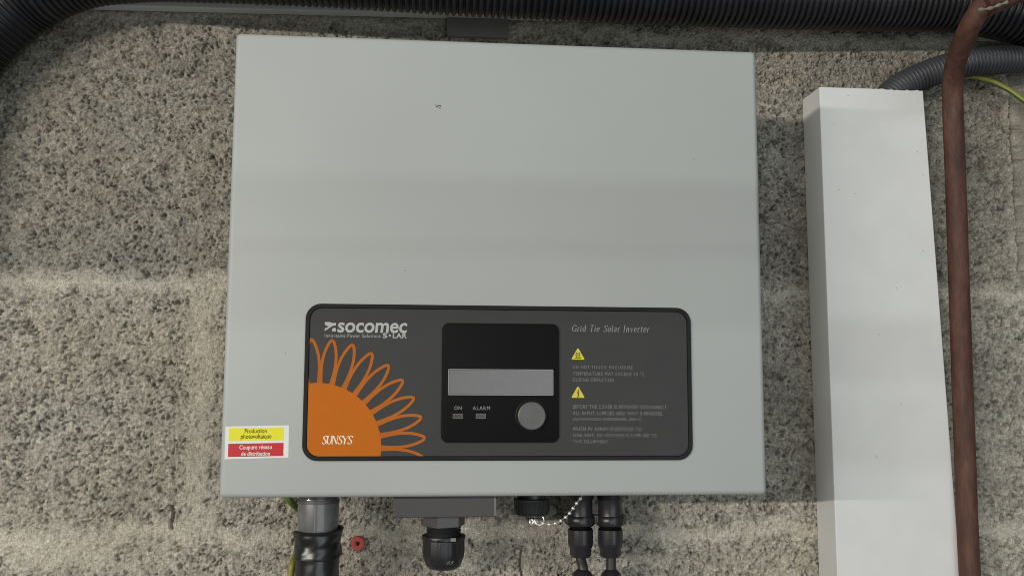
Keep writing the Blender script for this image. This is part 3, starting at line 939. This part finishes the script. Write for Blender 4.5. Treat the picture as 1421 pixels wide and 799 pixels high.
# open-topped hollow box, cover edge slightly ragged at the top
def ring_at(z, inset, jit=0):
    l, r_ = trx(z)
    l += inset; r_ -= inset
    f = -TD + inset; bk = -0.002
    pts = [(l, bk)] + [(l, f + (bk - f) * (1 - t_)) for t_ in (.33, .66)] + [(l, f)] + [(l + (r_ - l) * i / 40, f) for i in range(1, 40)] + [(r_, f), (r_, f / 2), (r_, bk)]
    return [b.verts.new((x_, y_, z + (jit * random.uniform(-.0007, .0004) if 24 < i < 46 else jit * random.uniform(-.0001, .0001)))) for i, (x_, y_) in enumerate(pts)]
R0 = ring_at(zbot, 0); R1 = ring_at(ztop, 0, 1); R2 = ring_at(ztop, wt, 1); R3 = ring_at(zbot, wt)
for v1, v2 in zip(R1, R2): v2.co.z = v1.co.z
for A, B in ((R0, R1), (R1, R2), (R2, R3)):
    for i in range(len(A) - 1):
        b.faces.new((A[i], A[i + 1], B[i + 1], B[i]))
bmesh.ops.recalc_face_normals(b, faces=b.faces)
body = bm_obj('cover', b, M_pvc, tk)
bv = body.modifiers.new('bevel', 'BEVEL'); bv.width = .0009; bv.segments = 3; bv.limit_method = 'ANGLE'; bv.angle_limit = math.radians(50)
l, r_ = trx(zbot); l2, r2_ = trx(ztop)
b = bmesh.new()
vs = [b.verts.new(p) for p in ((l + .002, -.0022, zbot), (r_ - .002, -.0022, zbot), (r2_ - .002, -.0022, ztop - .001), (l2 + .002, -.0022, ztop - .001))]
vs2 = [b.verts.new(p) for p in ((l + .002, -.0005, zbot), (r_ - .002, -.0005, zbot), (r2_ - .002, -.0005, ztop - .001), (l2 + .002, -.0005, ztop - .001))]
b.faces.new(vs); b.faces.new(vs2[::-1])
for i in range(4): b.faces.new((vs[i], vs[(i + 1) % 4], vs2[(i + 1) % 4], vs2[i]))
bm_obj('back_channel', b, M_pvc, tk)
# scuffs
M_scuff = mat('scuff', (.22, .22, .21), .8)
for (x_, y_, L_, an) in ((1273, 139, .0009, .3), (1216, 633, .004, -.6), (1157, 172, .0012, -.8), (1161, 171, .0008, .2)):
    c_ = at(x_, y_, -TD)
    d_ = Vector((math.cos(an), 0, math.sin(an))); n_ = Vector((-d_.z, 0, d_.x))
    pts = [c_ - d_ * L_ / 2, c_ - n_ * .00022, c_ + d_ * L_ / 2, c_ + n_ * .00022]
    bm_obj('scuff_mark', plate_bm([(p.x, p.z) for p in pts], -TD + .0002, -TD - .00005), M_scuff, tk)

# ------------------------------------------------------------------ white horizontal duct behind the big conduit
p0, p1 = at(200, 17.0, -.004), at(1320, 44.5, -.004)
slope = (p1.z - p0.z) / (p1.x - p0.x)
DX0, DX1 = at(20, 14, -.022).x, at(1345, 46, -.022).x
du = thing('cable_duct', ((DX0 + DX1) / 2, 0, (p0.z + p1.z) / 2), 'slim white plastic duct running across the wall behind the thick black conduit', 'duct')
def sheared(bm):
    for v in bm.verts:
        v.co.z += p0.z + slope * (v.co.x - p0.x)
    return bm
bm_obj('channel', sheared(box_bm(DX0, DX1, -.0125, -.004, .0006, .030, .0006, 2)), M_pvc, du)
bm_obj('lid', sheared(box_bm(DX0 + .0004, DX1 - .0004, -.0150, -.0120, 0, .0306, .0007, 2)), M_pvc, du)
a = at(1353, 57.5, -.004); c = at(1384, 46, -.004)
bm_obj('end_cap', box_bm(a.x, c.x, -.0175, -.004, a.z, c.z + .02, .0006, 2), M_pvc, du)
a = at(620, 49, -.007); c = at(706, 30, -.007)
bm_obj('mounting_clip', box_bm(a.x, c.x, -.007, -.001, a.z, c.z + .003, .0006, 2), mat('clip_grey', (.17, .165, .145), .8), du)

# ------------------------------------------------------------------ corrugated conduits
def corrugated(pts, r, pitch, depth, m, parent, name='tube', seg=44):
    n = 6
    path = catmull(pts, pitch / n)
    prof = [0, 0, .25, 1, 1, .25]
    return bm_obj(name, sweep_bm(path, lambda i, s: r - depth * prof[i % n], seg), m, parent, True)
M_cond = mat('black_corrugated_plastic', (.015, .015, .018), .36, var=.25, scale=40, bump=.0002, bscale=500)
M_cond2 = mat('grey_corrugated_plastic', (.052, .054, .062), .42, var=.15, scale=60)
CR = .0255
def off(px, py, nx, ny, Y=-.0415):
    L = math.hypot(nx, ny); k_ = CR * F / (DW + Y)
    return (px + nx / L * k_, py + ny / L * k_, Y)
cpx = [(-115, 400, -.028), (-108, 270, -.028), off(-40, 175, -.93, -.36, -.028), off(0, 98, -.84, -.54, -.028), off(50, 47, -.66, -.75, -.030), off(85, 25, -.5, -.87, -.034), off(130, 9, -.3, -.95, -.038), off(190, 3, -.1, -1, -.041), off(260, 3, 0, -1, -.050), off(450, 11, 0, -1, -.056),
       off(700, 27, 0, -1, -.057), off(1050, 42, 0, -1, -.048), off(1250, 46.5, 0, -1), off(1330, 49, 0, -1), off(1390, 60, .1, -1), off(1450, 78, .3, -1), off(1560, 130, .5, -.9)]
co_ = thing('corrugated_conduit', at(700, -20, -.05), 'thick black corrugated conduit crossing the top and bending down at the left', 'conduit')
corrugated([at(*p) for p in cpx], CR, .0050, .0026, M_cond, co_)
cp2 = [(1205, 185, -.019), (1216, 158, -.019), (1232, 136, -.019), (1253, 119, -.020), (1280, 106, -.022), (1308, 96, -.024), (1340, 88, -.026), (1380, 84, -.027), (1421, 82, -.027), (1500, 78, -.027), (1600, 78, -.027)]
c2 = thing('corrugated_conduit', at(1345, 84, -.027), 'thin dark grey corrugated conduit coming out of the top of the white trunking', 'conduit')
corrugated([at(*p) for p in cp2], .0117, .0031, .0011, M_cond2, c2, seg=32)

# ------------------------------------------------------------------ brown pipe
def rust_mat():
    M = bpy.data.materials.new('brown_painted_pipe')
    M.use_nodes = True
    nt = M.node_tree
    b = nt.nodes['Principled BSDF']
    tc = nt.nodes.new('ShaderNodeTexCoord')
    mp = nt.nodes.new('ShaderNodeMapping'); mp.inputs['Scale'].default_value = (1, 1, .25)
    n = nt.nodes.new('ShaderNodeTexNoise'); n.inputs['Scale'].default_value = 130; n.inputs['Detail'].default_value = 8; n.inputs['Roughness'].default_value = .7
    nt.links.new(tc.outputs['Object'], mp.inputs[0]); nt.links.new(mp.outputs[0], n.inputs['Vector'])
    r = nt.nodes.new('ShaderNodeValToRGB')
    e = r.color_ramp.elements
    e[0].position = .30; e[0].color = (.030, .014, .010, 1)
    e[1].position = .72; e[1].color = (.135, .062, .042, 1)
    k = e.new(.50); k.color = (.078, .029, .018, 1)
    nt.links.new(n.outputs['Fac'], r.inputs['Fac'])
    nt.links.new(r.outputs['Color'], b.inputs['Base Color'])
    b.inputs['Roughness'].default_value = .68
    bp = nt.nodes.new('ShaderNodeBump'); bp.inputs['Distance'].default_value = .0003
    nt.links.new(n.outputs['Fac'], bp.inputs['Height']); nt.links.new(bp.outputs['Normal'], b.inputs['Normal'])
    return M
M_pipe = rust_mat()
pts = [(1362, 980, -.040), (1346, 799, -.040), (1338, 600, -.040), (1331, 400, -.040), (1326, 250, -.042), (1322.5, 160, -.046), (1322.5, 115, -.054), (1328, 82, -.070), (1339, 52, -.092), (1352, 26, -.106), (1368, 4, -.110), (1392, -22, -.110), (1425, -60, -.110)]
pp = thing('metal_pipe', at(1346, 799, -.04), 'brown painted metal pipe standing right of the white trunking, bent over at the top', 'pipe')
path = catmull([at(*p) for p in pts], .003)
bm_obj('tube', sweep_bm(path, lambda i, s: .0078, 32), M_pipe, pp, True)
# fitting at the bend with a pale bead of sealant
f0, f1 = at(1362, 8, -.112), at(1412, -14, -.112)
path = [f0.lerp(f1, t_ / 12) for t_ in range(13)]
bm_obj('fitting', sweep_bm(path, lambda i, s: .0098 + .0004 * math.sin(i * 1.7), 32), M_pipe, pp, True)
ax = (f1 - f0).normalized()
s0, s1 = at(1358, 14, -.124), at(1399, 3, -.124)
path = catmull([s0, s0.lerp(s1, .35) + Vector((0, 0, -.0012)), s0.lerp(s1, .7) + Vector((0, 0, -.0006)), s1], .001)
bm_obj('sealant_bead', sweep_bm(path, lambda i, s: .0011 + .0004 * math.sin(i * .9) , 12), mat('grey_sealant', (.20, .18, .15), .7, bump=.0003), pp, True)

# ------------------------------------------------------------------ added pipe out of view overhead, casts the shade bands on the inverter cover
a, c = Vector((-1.2, -.45, ZC + .358)), Vector((1.4, -.45, ZC + .364))
sp = thing('added_shade_pipe', a, 'added grey pipe overhead, out of view, that throws shade bands on the inverter', 'pipe')
bm_obj('tube', sweep_bm([a.lerp(c, i / 40) for i in range(41)], lambda i, s: .017, 24), M_dkgrey, sp, True)
for x_ in (-1.15, 1.35):
    bm_obj('shade_pipe_hanger', sweep_bm([Vector((x_, -.45, ZC + .36)), Vector((x_, -.45, ZC + .5)), Vector((x_, -.45, ZC + .9))], lambda i, s: .004, 10), M_dkgrey, sp, True)  # rods that carry the added shade pipe
